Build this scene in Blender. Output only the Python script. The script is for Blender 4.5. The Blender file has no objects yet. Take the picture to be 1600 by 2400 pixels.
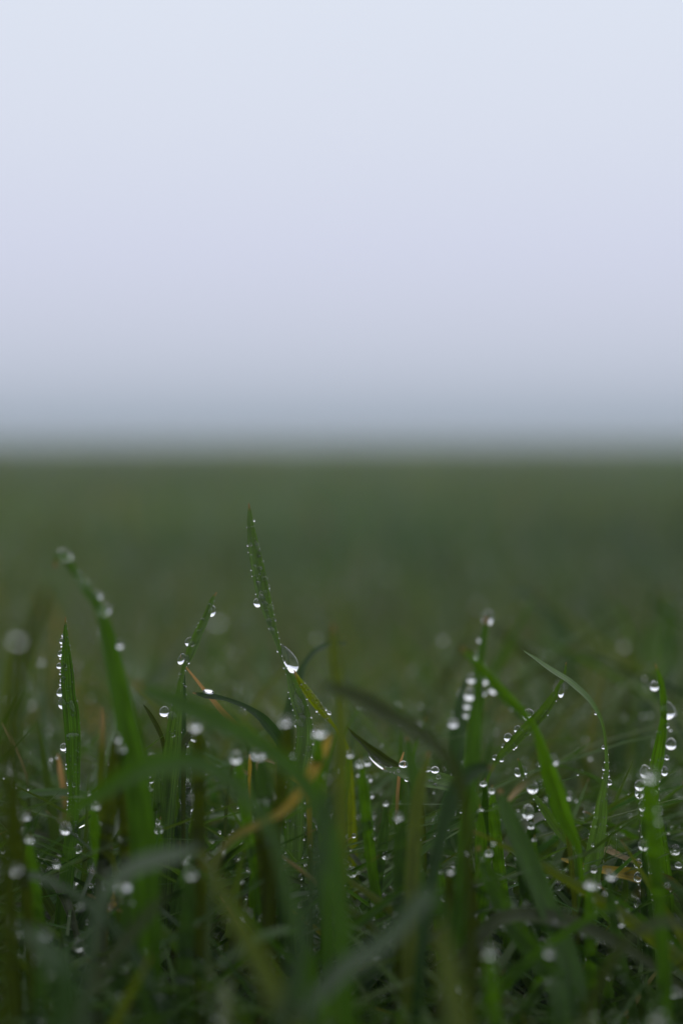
import bpy, bmesh, math, random
import numpy as np
from mathutils import Vector, Matrix, Quaternion

random.seed(7)
rng = np.random.default_rng(11)
scene = bpy.context.scene
COL = scene.collection

# ------------------------------------------------------------------ camera
W_PX, H_PX = 1600.0, 2400.0
LENS, SENSOR = 85.0, 24.0
F = LENS / SENSOR * W_PX                     # focal length in photo pixels
CAM_H = 0.17
HORIZON = 1027.0
PITCH = math.atan((H_PX / 2 - HORIZON) / F)
EYE = Vector((0, 0, CAM_H))
FWD = Vector((0, math.cos(PITCH), -math.sin(PITCH)))
UP = Vector((0, math.sin(PITCH), math.cos(PITCH)))
RIGHT = Vector((1, 0, 0))
FOCUS = 0.60

cd = bpy.data.cameras.new('camera')
cam = bpy.data.objects.new('camera', cd)
COL.objects.link(cam)
cd.lens = LENS
cd.sensor_width = SENSOR
cd.sensor_fit = 'HORIZONTAL'
cd.clip_start = 0.01
cd.clip_end = 3000
cam.location = EYE
cam.rotation_euler = (math.pi / 2 - PITCH, 0, 0)
cd.dof.use_dof = True
cd.dof.focus_distance = FOCUS
cd.dof.aperture_fstop = 6.3
scene.camera = cam


def at(x, y, d):
    """the point of space seen at photo position x, y, d metres along the view axis"""
    return EYE + d * (FWD + (x - 800) / F * RIGHT - (y - 1200) / F * UP)


def px_of(p):
    v = p - EYE
    d = v.dot(FWD)
    return 800 + F * v.dot(RIGHT) / d, 1200 - F * v.dot(UP) / d, d


# --------------------------------------------------------------- materials
def new_mat(name):
    m = bpy.data.materials.new(name)
    m.use_nodes = True
    m.node_tree.nodes.clear()
    return m, m.node_tree.nodes, m.node_tree.links


def leaf_mat(name, base, trans, rough=0.35, tip=None, tip_len=0.1, trans_w=0.4, attr=False, patch=None, ior=1.30):
    m, n, l = new_mat(name)
    out = n.new('ShaderNodeOutputMaterial')
    uv = n.new('ShaderNodeUVMap')
    uv.uv_map = 'UVMap'
    # lengthwise veins
    mp = n.new('ShaderNodeMapping')
    mp.inputs['Scale'].default_value = (26, 1.3, 1)
    l.new(uv.outputs[0], mp.inputs[0])
    oi = n.new('ShaderNodeObjectInfo')
    sh = n.new('ShaderNodeVectorMath')
    sh.operation = 'ADD'
    cx = n.new('ShaderNodeCombineXYZ')
    l.new(oi.outputs['Random'], cx.inputs[2])
    l.new(mp.outputs[0], sh.inputs[0])
    l.new(cx.outputs[0], sh.inputs[1])
    nz = n.new('ShaderNodeTexNoise')
    nz.inputs['Scale'].default_value = 1.0
    nz.inputs['Detail'].default_value = 3
    l.new(sh.outputs[0], nz.inputs['Vector'])
    # broad mottling
    mp2 = n.new('ShaderNodeMapping')
    mp2.inputs['Scale'].default_value = (2.2, 7, 1)
    l.new(uv.outputs[0], mp2.inputs[0])
    nz2 = n.new('ShaderNodeTexNoise')
    nz2.inputs['Scale'].default_value = 1.6
    nz2.inputs['Detail'].default_value = 4
    sh2 = n.new('ShaderNodeVectorMath')
    sh2.operation = 'ADD'
    l.new(mp2.outputs[0], sh2.inputs[0])
    l.new(cx.outputs[0], sh2.inputs[1])
    l.new(sh2.outputs[0], nz2.inputs['Vector'])
    r1 = n.new('ShaderNodeMapRange')
    r1.inputs[1].default_value, r1.inputs[2].default_value = 0.3, 0.7
    r1.inputs[3].default_value, r1.inputs[4].default_value = 0.55, 1.5
    l.new(nz.outputs[0], r1.inputs[0])
    r2 = n.new('ShaderNodeMapRange')
    r2.inputs[1].default_value, r2.inputs[2].default_value = 0.3, 0.7
    r2.inputs[3].default_value, r2.inputs[4].default_value = 0.72, 1.3
    l.new(nz2.outputs[0], r2.inputs[0])
    mul = n.new('ShaderNodeMath')
    mul.operation = 'MULTIPLY'
    l.new(r1.outputs[0], mul.inputs[0])
    l.new(r2.outputs[0], mul.inputs[1])

    def tinted(col):
        c = n.new('ShaderNodeMix')
        c.data_type = 'RGBA'
        c.blend_type = 'MULTIPLY'
        c.inputs[0].default_value = 1
        if attr:
            a = n.new('ShaderNodeAttribute')
            a.attribute_name = 'tint'
            mm = n.new('ShaderNodeMix')
            mm.data_type = 'RGBA'
            mm.blend_type = 'MULTIPLY'
            mm.inputs[0].default_value = 1
            mm.inputs[6].default_value = (*col, 1)
            l.new(a.outputs['Color'], mm.inputs[7])
            src = mm.outputs[2]
        else:
            rg = n.new('ShaderNodeRGB')
            rg.outputs[0].default_value = (*col, 1)
            src = rg.outputs[0]
        if tip is not None:
            sx = n.new('ShaderNodeSeparateXYZ')
            l.new(uv.outputs[0], sx.inputs[0])
            ad = n.new('ShaderNodeMath')
            ad.operation = 'MULTIPLY_ADD'
            l.new(nz2.outputs[0], ad.inputs[0])
            ad.inputs[1].default_value = tip_len * 0.9
            l.new(sx.outputs[1], ad.inputs[2])
            rr = n.new('ShaderNodeMapRange')
            rr.inputs[1].default_value = tip_len * 0.7
            rr.inputs[2].default_value = tip_len * 1.6
            rr.inputs[3].default_value = 1
            rr.inputs[4].default_value = 0
            l.new(ad.outputs[0], rr.inputs[0])
            tm = n.new('ShaderNodeMix')
            tm.data_type = 'RGBA'
            l.new(rr.outputs[0], tm.inputs[0])
            l.new(src, tm.inputs[6])
            tm.inputs[7].default_value = (*tip, 1)
            src = tm.outputs[2]
        if patch is not None:
            pr = n.new('ShaderNodeMapRange')
            pr.inputs[1].default_value, pr.inputs[2].default_value = 0.56, 0.68
            l.new(nz2.outputs[0], pr.inputs[0])
            pm = n.new('ShaderNodeMix')
            pm.data_type = 'RGBA'
            l.new(pr.outputs[0], pm.inputs[0])
            l.new(src, pm.inputs[6])
            pm.inputs[7].default_value = (*patch, 1)
            src = pm.outputs[2]
        l.new(src, c.inputs[6])
        l.new(mul.outputs[0], c.inputs[7])
        return c.outputs[2]

    bs = n.new('ShaderNodeBsdfPrincipled')
    l.new(tinted(base), bs.inputs['Base Color'])
    bs.inputs['Roughness'].default_value = rough
    bs.inputs['IOR'].default_value = ior
    bmp = n.new('ShaderNodeBump')
    bmp.inputs['Strength'].default_value = 0.35
    bmp.inputs['Distance'].default_value = 0.0002
    l.new(nz.outputs[0], bmp.inputs['Height'])
    l.new(bmp.outputs[0], bs.inputs['Normal'])
    if not attr:
        # the mist of dew too fine to count: domes of water a fraction of a millimetre wide in patches on the leaf
        tco = n.new('ShaderNodeTexCoord')
        vo = n.new('ShaderNodeTexVoronoi')
        vo.inputs['Scale'].default_value = 1500
        l.new(tco.outputs['Object'], vo.inputs['Vector'])
        dm = n.new('ShaderNodeMapRange')
        dm.interpolation_type = 'SMOOTHSTEP'
        dm.inputs[1].default_value, dm.inputs[2].default_value = 0.10, 0.42
        dm.inputs[3].default_value, dm.inputs[4].default_value = 1, 0
        l.new(vo.outputs['Distance'], dm.inputs[0])
        b2 = n.new('ShaderNodeBump')
        b2.inputs['Strength'].default_value = 1.0
        b2.inputs['Distance'].default_value = 0.00022
        l.new(dm.outputs[0], b2.inputs['Height'])
        l.new(b2.outputs[0], bs.inputs['Coat Normal'])
        cw = n.new('ShaderNodeMapRange')
        cw.inputs[1].default_value, cw.inputs[2].default_value = 0.42, 0.6
        l.new(nz2.outputs[0], cw.inputs[0])
        cm = n.new('ShaderNodeMath')
        cm.operation = 'MULTIPLY'
        l.new(cw.outputs[0], cm.inputs[0])
        l.new(dm.outputs[0], cm.inputs[1])
        l.new(cm.outputs[0], bs.inputs['Coat Weight'])
        bs.inputs['Coat Roughness'].default_value = 0.06
        bs.inputs['Coat IOR'].default_value = 1.45
    tr = n.new('ShaderNodeBsdfTranslucent')
    l.new(tinted(trans), tr.inputs['Color'])
    mx = n.new('ShaderNodeMixShader')
    mx.inputs[0].default_value = trans_w
    l.new(bs.outputs[0], mx.inputs[1])
    l.new(tr.outputs[0], mx.inputs[2])
    l.new(mx.outputs[0], out.inputs[0])
    return m


BROWN = (0.20, 0.12, 0.045)
M = {
    'lit': leaf_mat('fresh blade painted lit', (0.038, 0.082, 0.011), (0.080, 0.160, 0.006), ior=1.42, rough=0.28, tip=BROWN, tip_len=0.012),  # lighter fresh blade: light painted into the colour, for contrast with the dark ones
    'green': leaf_mat('fresh blade', (0.019, 0.055, 0.003), (0.060, 0.145, 0.002), trans_w=0.48, tip=BROWN, tip_len=0.02),
    'deep': leaf_mat('fresh blade painted shaded', (0.008, 0.028, 0.002), (0.024, 0.066, 0.0015), tip=BROWN, tip_len=0.015),  # darker fresh blade: shade of the tangle painted into the colour
    'blue': leaf_mat('waxy blade', (0.018, 0.045, 0.011), (0.036, 0.08, 0.008), rough=0.33, ior=1.45),
    'silver': leaf_mat('wet waxy blade', (0.055, 0.110, 0.024), (0.10, 0.20, 0.010), rough=0.28, ior=1.5, trans_w=0.4),
    'yellow': leaf_mat('yellow green blade', (0.040, 0.064, 0.003), (0.115, 0.155, 0.002), trans_w=0.55, tip=BROWN, tip_len=0.03),
    'olive': leaf_mat('olive blade', (0.015, 0.027, 0.002), (0.045, 0.066, 0.002)),
    'tan': leaf_mat('dry blade', (0.018, 0.045, 0.006), (0.04, 0.09, 0.004), rough=0.55, tip=(0.38, 0.22, 0.075), tip_len=0.36),
    'gold': leaf_mat('withered blade', (0.022, 0.045, 0.005), (0.05, 0.09, 0.004), rough=0.5, tip=(0.30, 0.21, 0.016), tip_len=0.45, patch=(0.06, 0.075, 0.008)),
    'straw': leaf_mat('straw blade', (0.03, 0.05, 0.01), (0.05, 0.08, 0.01), rough=0.55, tip=(0.26, 0.20, 0.10), tip_len=0.35),
    'browntip': leaf_mat('brown tipped blade', (0.034, 0.056, 0.006), (0.08, 0.112, 0.005), tip=(0.25, 0.17, 0.07), tip_len=0.14),
    'field': leaf_mat('field grass', (0.042, 0.073, 0.028), (0.074, 0.118, 0.029), attr=True, rough=0.38),
}


def water_mat():
    m, n, l = new_mat('dew water')
    out = n.new('ShaderNodeOutputMaterial')
    b = n.new('ShaderNodeBsdfPrincipled')
    b.inputs['Base Color'].default_value = (1, 1, 1, 1)
    b.inputs['Roughness'].default_value = 0.0
    b.inputs['IOR'].default_value = 1.333
    b.inputs['Transmission Weight'].default_value = 1.0
    l.new(b.outputs[0], out.inputs[0])
    return m


M['water'] = water_mat()


def soil_mat():
    m, n, l = new_mat('wet soil')
    out = n.new('ShaderNodeOutputMaterial')
    tc = n.new('ShaderNodeTexCoord')
    nz = n.new('ShaderNodeTexNoise')
    nz.inputs['Scale'].default_value = 60
    nz.inputs['Detail'].default_value = 8
    l.new(tc.outputs['Object'], nz.inputs['Vector'])
    # beyond the modelled blades the crop covers the soil: green with soil between
    n2 = n.new('ShaderNodeTexNoise')
    n2.inputs['Scale'].default_value = 0.35
    n2.inputs['Detail'].default_value = 6
    l.new(tc.outputs['Object'], n2.inputs['Vector'])
    ln = n.new('ShaderNodeVectorMath')
    ln.operation = 'LENGTH'
    l.new(tc.outputs['Object'], ln.inputs[0])
    fr = n.new('ShaderNodeMapRange')
    fr.inputs[1].default_value, fr.inputs[2].default_value = 6, 22
    l.new(ln.outputs['Value'], fr.inputs[0])
    s = n.new('ShaderNodeValToRGB')
    s.color_ramp.elements[0].color = (0.012, 0.009, 0.006, 1)
    s.color_ramp.elements[1].color = (0.06, 0.042, 0.028, 1)
    l.new(nz.outputs[0], s.inputs[0])
    g = n.new('ShaderNodeValToRGB')
    g.color_ramp.elements[0].position, g.color_ramp.elements[1].position = 0.35, 0.65
    g.color_ramp.elements[0].color = (0.048, 0.066, 0.034, 1)
    g.color_ramp.elements[1].color = (0.060, 0.086, 0.040, 1)
    l.new(n2.outputs[0], g.inputs[0])
    mx = n.new('ShaderNodeMix')
    mx.data_type = 'RGBA'
    l.new(fr.outputs[0], mx.inputs[0])
    l.new(s.outputs[0], mx.inputs[6])
    l.new(g.outputs[0], mx.inputs[7])
    b = n.new('ShaderNodeBsdfPrincipled')
    l.new(mx.outputs[2], b.inputs['Base Color'])
    b.inputs['Roughness'].default_value = 0.75
    bp = n.new('ShaderNodeBump')
    bp.inputs['Strength'].default_value = 0.8
    bp.inputs['Distance'].default_value = 0.006
    l.new(nz.outputs[0], bp.inputs['Height'])
    l.new(bp.outputs[0], b.inputs['Normal'])
    l.new(b.outputs[0], out.inputs[0])
    return m


M['soil'] = soil_mat()


def tag(o, label=None, cat=None, group=None, kind=None):
    if label:
        o['label'] = label
    if cat:
        o['category'] = cat
    if group:
        o['group'] = group
    if kind:
        o['kind'] = kind
    return o


def link(name, me, mat, parent=None):
    o = bpy.data.objects.new(name, me)
    COL.objects.link(o)
    if mat is not None and len(me.materials) == 0:
        me.materials.append(mat)
    if parent:
        o.parent = parent
    return o


# ------------------------------------------------------------------ blades
def catmull(pts, n):
    """resample rows of pts along a Catmull-Rom curve at n even arc steps"""
    p = np.array(pts, float)
    p = np.vstack([2 * p[0] - p[1], p, 2 * p[-1] - p[-2]])
    out = []
    for i in range(1, len(p) - 2):
        for t in np.linspace(0, 1, 12, endpoint=False):
            a, b, c, d = p[i - 1], p[i], p[i + 1], p[i + 2]
            out.append(0.5 * (2 * b + (c - a) * t + (2 * a - 5 * b + 4 * c - d) * t * t + (3 * b - a - 3 * c + d) * t ** 3))
    out.append(p[-2])
    out = np.array(out)
    s = np.r_[0, np.cumsum(np.linalg.norm(np.diff(out[:, :2], axis=0), axis=1))]
    u = np.linspace(0, s[-1], n)
    return np.stack([np.interp(u, s, out[:, k]) for k in range(out.shape[1])], 1).tolist()


def ribbon(name, mat, P, w, roll, up=0.0, gut=0.22, across=9, view=None, thick=0.00012):
    """a leaf blade: P centre points tip to base, w true widths, gutter-shaped section closed to a thin solid at its rim"""
    n = len(P)
    fr = []
    prevW = None
    for i in range(n):
        T = (P[min(i + 1, n - 1)] - P[max(i - 1, 0)]).normalized()
        V = (P[i] - EYE).normalized() if view is None else view
        Wd = T.cross(V)
        Wd = Wd.normalized() if Wd.length > 1e-6 else RIGHT.copy()
        if prevW is not None and Wd.dot(prevW) < 0 and view is not None:
            Wd = -Wd
        prevW = Wd
        N = Wd.cross(T)
        if N.dot(V) > 0:
            N = -N
        th = roll[i] - up * Wd.z
        W2 = Wd * math.cos(th) + N * math.sin(th)
        N2 = N * math.cos(th) - Wd * math.sin(th)
        fr.append((P[i], W2, N2, w[i], T))
    vs, fs, uvs = [], [], []
    ts = np.linspace(-1, 1, across)
    for i, (p, Wd, N, wi, T) in enumerate(fr):
        for t in ts:
            vs.append(p + Wd * (t * wi / 2) + N * (gut * wi * 0.5 * (abs(t) ** 1.4 - 0.35)))
            uvs.append(((t + 1) / 2, i / (n - 1)))
    for i in range(n - 1):
        for k in range(across - 1):
            a = i * across + k
            fs.append((a, a + 1, a + across + 1, a + across))
    me = bpy.data.meshes.new(name)
    me.from_pydata(vs, [], fs)
    uvl = me.uv_layers.new(name='UVMap')
    li = np.zeros(len(me.loops), int)
    me.loops.foreach_get('vertex_index', li)
    uvl.data.foreach_set('uv', np.array(uvs)[li].ravel())
    me.polygons.foreach_set('use_smooth', [True] * len(me.polygons))
    o = link(name, me, mat)
    return o, fr


def grounded(P, w):
    """carry the base of a blade down into the soil"""
    last = P[-1]
    if last.z > 0.003:
        d = (P[-1] - P[-3]).normalized()
        h = last.z
        d = Vector((d.x * 0.5, d.y * 0.5, 0)) * h
        mid = last + d * 0.6 + Vector((0, 0, -h * 0.5))
        end = last + d + Vector((0, 0, -h - 0.004))
        m = max(3, int(h / 0.006))
        a = last
        for k in range(1, m + 1):
            t = k / m
            q = (1 - t) ** 2 * a + 2 * t * (1 - t) * mid + t * t * end
            P.append(q)
            w.append(w[-1] * (0.985))
    return P, w


# --------------------------------------------------------------- dew drops
def lathe_mesh(name, prof, seg=28):
    vs, fs = [], []
    n = len(prof)
    vs.append((0, 0, prof[0][1]))
    for r, z in prof[1:-1]:
        for k in range(seg):
            a = 2 * math.pi * k / seg
            vs.append((r * math.cos(a), r * math.sin(a), z))
    vs.append((0, 0, prof[-1][1]))
    for k in range(seg):
        fs.append((0, 1 + k, 1 + (k + 1) % seg))
    for i in range(n - 3):
        for k in range(seg):
            a = 1 + i * seg + k
            b = 1 + i * seg + (k + 1) % seg
            fs.append((a, a + seg, b + seg, b))
    e = len(vs) - 1
    o = 1 + (n - 3) * seg
    for k in range(seg):
        fs.append((e, o + (k + 1) % seg, o + k))
    me = bpy.data.meshes.new(name)
    me.from_pydata(vs, [], fs)
    bm = bmesh.new()
    bm.from_mesh(me)
    bmesh.ops.recalc_face_normals(bm, faces=bm.faces)
    bm.to_mesh(me)
    bm.free()
    me.polygons.foreach_set('use_smooth', [True] * len(me.polygons))
    me.materials.append(M['water'])
    return me


def prof(fn, n=20):
    return [fn(math.pi * i / n) for i in range(n + 1)]


DROP = {
    'bead': lathe_mesh('bead', prof(lambda a: (math.sin(a), math.cos(a)))),
    'sag': lathe_mesh('sagging drop', prof(lambda a: (math.sin(a) * (1 - 0.16 * math.cos(a)), math.cos(a)))),
    'tear': lathe_mesh('teardrop', prof(lambda a: (math.sin(a) * math.sin(a / 2) ** 0.9 * 1.12, math.cos(a)), 26)),
    'dome': lathe_mesh('domed drop', prof(lambda a: (math.sin(a), math.cos(a) * (1.0 if math.cos(a) > 0 else 0.45)))),
}
N_DROP = [0]


def drop(p, rx, rz, shape='bead', ang=0.0, ry=None, name='dew_drop'):
    """ang turns the drop's axis in the picture plane, degrees clockwise"""
    o = bpy.data.objects.new(name, DROP[shape])
    COL.objects.link(o)
    o.location = p
    j = random.uniform(0.9, 1.1)
    o.scale = (rx * j, ry if ry else rx * random.uniform(0.85, 1.1), rz / j)
    o.rotation_euler = (0, math.radians(ang + random.uniform(-9, 9)), 0)
    N_DROP[0] += 1
    return o


TINY = []                                    # centres and radii of the droplets too many to count
ORD = ['topmost', 'second', 'third', 'fourth', 'fifth', 'sixth', 'seventh', 'eighth', 'ninth', 'tenth', 'eleventh', 'twelfth',
       'thirteenth', 'fourteenth', 'fifteenth', 'sixteenth', 'seventeenth', 'eighteenth', 'nineteenth', 'twentieth',
       'twenty-first', 'twenty-second', 'twenty-third', 'twenty-fourth', 'twenty-fifth', 'twenty-sixth', 'twenty-seventh',
       'twenty-eighth', 'twenty-ninth', 'thirtieth'] + ['thirty-' + o for o in ('first', 'second', 'third', 'fourth', 'fifth', 'sixth', 'seventh', 'eighth')]


def size_word(r):
    return 'large' if r > 12.5 else 'round' if r > 8 else 'small' if r > 5 else 'tiny'


BLADES = {}


def blade(short, label, mat, pts, D, roll=0.0, up=0.0, gut=0.22, drops=(), beads=None, tiny=0, group=None, cat='grass blade',
          name='grass_blade', tiny_r=(1.3, 3.0), n=None, tinyspan=(0.03, 0.8)):
    """pts: (x, y, visible width) in photo pixels from tip to base; D: depth at tip and at base, metres"""
    L = sum(math.dist(a[:2], b[:2]) for a, b in zip(pts, pts[1:]))
    n = n or max(24, min(90, int(L / 9)))
    q = catmull([(p[0], p[1], p[2]) for p in pts], n)
    D0, D1 = D if isinstance(D, tuple) else (D, D)
    r0, r1 = roll if isinstance(roll, tuple) else (roll, roll)
    seed = random.Random(label)
    ph = seed.uniform(0, 6.28)
    P, w, R = [], [], []
    for i, (x, y, wd) in enumerate(q):
        t = i / (n - 1)
        d = D0 + (D1 - D0) * t
        rl = math.radians(r0 + (r1 - r0) * t) + 0.12 * math.sin(ph + 7 * t)
        P.append(at(x, y, d))
        w.append(max(wd, 0.8) / F * d / max(0.4, math.cos(rl)))
        R.append(rl)
    nvis = len(P)
    P, w = grounded(P, w)
    R += [R[-1]] * (len(P) - len(R))
    if up:
        for i in range(nvis):
            T = (P[min(i + 1, len(P) - 1)] - P[max(i - 1, 0)]).normalized()
            wz = T.cross((P[i] - EYE).normalized()).normalized().z
            w[i] /= max(0.45, math.cos(math.radians(up) * abs(wz)))
    o, fr = ribbon(name, M[mat], P, w, R, math.radians(up), gut)
    tag(o, label, cat, group or 'dewy grass blades')
    made = []
    for dspec in drops:
        x, y, rx = dspec[:3]
        ry = dspec[3] if len(dspec) > 3 and dspec[3] else rx
        ang = dspec[4] if len(dspec) > 4 else 0
        kind = dspec[5] if len(dspec) > 5 else 'sag'
        lab = dspec[6] if len(dspec) > 6 else None
        off = dspec[7] if len(dspec) > 7 else 0.25
        k = min(range(nvis), key=lambda i: (q[i][0] - x) ** 2 + (q[i][1] - y) ** 2)
        d = D0 + (D1 - D0) * k / (n - 1)
        d2 = d - off * rx / F * d
        g = 1.4 if rx < 7 else 1.0
        made.append((x, y, rx, at(x, y, d2), rx * g / F * d, ry * g / F * d, kind, ang, lab))
    if beads:
        nb, rmin, rmax, sides, span = beads
        for b in range(nb):
            t = span[0] + (span[1] - span[0]) * (b + seed.uniform(0.1, 0.9)) / nb
            i = min(nvis - 1, int(t * (nvis - 1)))
            p, Wd, N, wi, T = fr[i]
            s = seed.choice(sides)
            if s in (1, -1):
                s = s * seed.uniform(0.95, 1.12)
            else:
                s = seed.uniform(-0.7, 0.7)
            d = px_of(p)[2]
            r = seed.uniform(rmin, rmax) ** 1.0 / F * d
            c = p + Wd * (s * wi / 2) + N * (gut * wi * 0.5 * (min(abs(s), 1) ** 1.4 - 0.35) + r * 0.35)
            x, y, d = px_of(c)
            made.append((x, y, r * F / d, c, r, r * seed.uniform(1.0, 1.2), 'sag', 0, None))
    made.sort(key=lambda m_: m_[1])
    cnt = 0
    for m_ in made:
        if m_[8] is None and m_[2] < 2.9:
            TINY.append((m_[3], m_[4]))
    made = [m_ for m_ in made if m_[8] is not None or m_[2] >= 2.9]
    free = [m_ for m_ in made if m_[8] is None]
    for (x, y, rpx, p, rx, rz, kind, ang, lab) in made:
        ob = drop(p, rx, rz, kind, ang)
        if lab is None:
            if len(free) == 1:
                lab = f'{size_word(rpx)} dew drop on {short}'
            else:
                lab = f'{size_word(rpx)} dew drop, {ORD[cnt]} of the drops down {short}'
            cnt += 1
        tag(ob, lab, 'dew drop', 'dew drops on the grass blades')
    for b in range(int(tiny * 1.7)):
        t = seed.uniform(*tinyspan)
        i = min(nvis - 1, int(t * (nvis - 1)))
        p, Wd, N, wi, T = fr[i]
        s = seed.choice([-1.0, 1.0] + [None] * 6)
        if s is None:
            s = seed.uniform(-0.85, 0.85)
        d = px_of(p)[2]
        r = (tiny_r[0] + (tiny_r[1] - tiny_r[0]) * seed.random() ** 2) / F * d
        TINY.append((p + Wd * (s * wi / 2) + N * (gut * wi * 0.5 * (min(abs(s), 1) ** 1.4 - 0.35) + r * 0.7), r))
    BLADES[short] = o
    return o


exec_blades = True
# ---- the tallest blade, its fold drop and its side leaf
blade('the tallest blade', 'tallest upright green blade beaded with droplets, a big clear drop in its fold', 'lit',
      [(583, 1179, 2), (585, 1200, 9), (587, 1226, 16), (594, 1278, 26), (604, 1329, 31), (614, 1380, 33), (625, 1423, 28), (636, 1462, 20),
       (648, 1500, 13), (657, 1530, 9), (668, 1560, 9), (678, 1582, 15), (686, 1606, 26), (697, 1640, 34), (712, 1690, 36), (713, 1740, 40),
       (703, 1800, 44), (692, 1870, 46), (691, 1950, 42), (689, 2020, 36), (686, 2090, 32), (682, 2180, 24), (688, 2250, 26), (695, 2330, 28), (700, 2420, 30)],
      (0.609, 0.596), roll=(10, -12), gut=0.3, tiny=280, tinyspan=(0.04, 0.9), tiny_r=(1.2, 3.2),
      drops=[(676, 1544, 19, 38, -26, 'tear', 'largest clear teardrop of dew held in the fold of the tallest blade', 0.3),
             (603, 1413, 9.5, 11, -30, 'sag', 'white bottomed drop bulging from the left edge halfway up the tallest blade', 0.3),
             (613, 1403, 5.5, 8, 0, 'bead', None, 0.9), (621, 1415, 5, 6, 0, 'bead', None, 0.9),
             (633, 1424, 6, 7), (612, 1390, 3.5, 4, 0, 'bead', None, 0.9), (622, 1389, 4.2, 5, 0, 'bead', None, 0.9), (606, 1369, 4.5, 5, 0, 'bead', None, 0.9),
             (604, 1358, 3.5, 4, 0, 'bead', None, 0.9), (618, 1355, 5, 5, 0, 'bead', None, 0.9), (608, 1331, 4.5, 4.5, 0, 'bead', None, 0.9),
             (596, 1326, 3, 3, 0, 'bead', None, 0.9), (589, 1304, 3.5, 4, 0, 'bead', None, 0.9), (588, 1276, 3, 3, 0, 'bead', None, 0.9), (595, 1220, 2.2, 4),
             (628, 1376, 3, 6), (630, 1456, 5.5, 6, 0, 'bead', None, 0.9), (639, 1453, 4, 5), (638, 1479, 5, 6, 0, 'bead', None, 0.8), (610, 1343, 3, 3, 0, 'bead', None, 0.9),
             (604, 1292, 7, 24, -10, 'dome', 'long film of water clinging to the upper face of the tallest blade', 0.3),
             (699, 1650, 12, 34, -20, 'tear', 'stretched water film running down the tallest blade below its fold', 0.1),
             (700, 1697, 10, 13, -10, 'sag', None, 0.8), (709, 1684, 6, 7, 0, 'bead', None, 0.8), (668, 1829, 5, 5.5), (722, 1754, 5, 5),
             (669, 2009, 6, 7), (703, 2056, 5, 6), (669, 2081, 4, 5), (702, 2118, 8, 11), (684, 2176, 8, 10, 0, 'sag', None, 0.8), (706, 2296, 8, 7), (684, 2295, 6, 7), (690, 2315, 5, 6),
             (673, 1912, 4, 5), (673, 1925, 3.6, 4), (688, 1937, 3.6, 4), (674, 1902, 3, 3.4)])
blade('the yellow-green side leaf', 'yellow-green lance leaf leaning right below the biggest drop', 'yellow',
      [(689, 1571, 2), (697, 1586, 9), (708, 1604, 15), (720, 1620, 19), (738, 1645, 20), (755, 1668, 16), (768, 1683, 11), (780, 1697, 8), (797, 1722, 9),
       (815, 1770, 14), (822, 1860, 20), (826, 2000, 24), (826, 2200, 26)], (0.6, 0.66), roll=18, gut=0.35, tiny=45, tinyspan=(0.05, 0.22),
      drops=[(729, 1624, 3, 3, 0, 'bead', None, .9), (741, 1638, 3.5, 3.5, 0, 'bead', None, .9), (750, 1652, 4, 5, -40, 'bead', None, .9), (760, 1662, 3.2, 4.5, -50, 'bead', None, .9), (770, 1671, 3, 5, -50, 'bead', None, .9)])
# ---- left: the tapering beaded blade
blade('the broad tapering blade at the left', 'broad upright tapering blade at the left with a string of beads down its edge', 'green',
      [(153.5, 1446, 1.5), (153.4, 1488, 12), (155, 1530, 22), (158, 1582, 31), (161, 1633, 33), (166, 1664, 38), (171, 1728, 37), (172, 1791, 33),
       (174, 1855, 27), (171, 1920, 28), (163, 2000, 32), (150, 2120, 36), (135, 2300, 38)], (0.6, 0.6), roll=(14, 6), gut=0.2, tiny=110, tinyspan=(0.02, 0.6),
      drops=[(145, 1503, 4.6, 5), (140.5, 1533, 4.3, 5), (139, 1561, 4.8, 5.5), (141, 1623, 6.3, 7), (147, 1649, 11, 14, 0, 'sag'), (149, 1752, 8, 10),
             (147, 1489, 2.6, 2.6), (144, 1515, 2, 2), (141, 1543, 2, 2), (141, 1579, 2.2, 2.2), (149, 1590, 3.5, 4.5, 0, 'bead', None, .9), (143, 1595, 2.4, 3), (155, 1560, 3, 3, 0, 'bead', None, .9), (141.5, 1604, 2.6, 3), (142, 1611, 2, 2),
             (170, 1668, 9, 25, -4, 'dome', 'smooth wet streak ending in a tongue on the broad tapering left blade', 0.2), (171, 1727, 15, 13, 0, 'dome', 'flat band of water spread across the broad tapering left blade', 0.2),
             (179, 1760, 2.6, 3, 0, 'bead', None, .9), (184, 1776, 3, 3), (160, 1834, 3, 3.4), (173, 1840, 3.4, 4, 0, 'bead', None, .9), (185, 1843, 2.6, 3),
             (177, 1928, 3, 3), (177, 1936, 3, 3), (177, 1944, 2.6, 3), (178, 1958, 3.4, 4), (181, 1990, 10.5, 12, 0, 'sag')])
blade('the blurred drooping-tip blade', 'soft dark green blade whose thin drooping tip carries blurred drops, left', 'green',
      [(128, 1332, 4), (132, 1312, 10), (145, 1302, 15), (172, 1336, 17), (200, 1380, 20), (225, 1412, 23), (243, 1455, 26), (255, 1500, 34), (267, 1560, 40),
       (280, 1620, 44), (292, 1680, 48), (307, 1750, 54), (320, 1830, 60), (330, 1900, 62), (338, 2000, 64), (345, 2200, 66)], (0.522, 0.53), roll=(-10, 8), gut=0.25,
      drops=[(152, 1302, 13, 18, -50, 'bead', None, 1), (186, 1350, 6, 7, 0, 'bead', None, 1), (199, 1370, 13, 13, 0, 'bead', None, 1), (226, 1396, 12, 12, 0, 'bead', None, 1), (245, 1429, 15, 15, 0, 'bead', None, 1), (281, 1511, 8, 9)])
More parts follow.
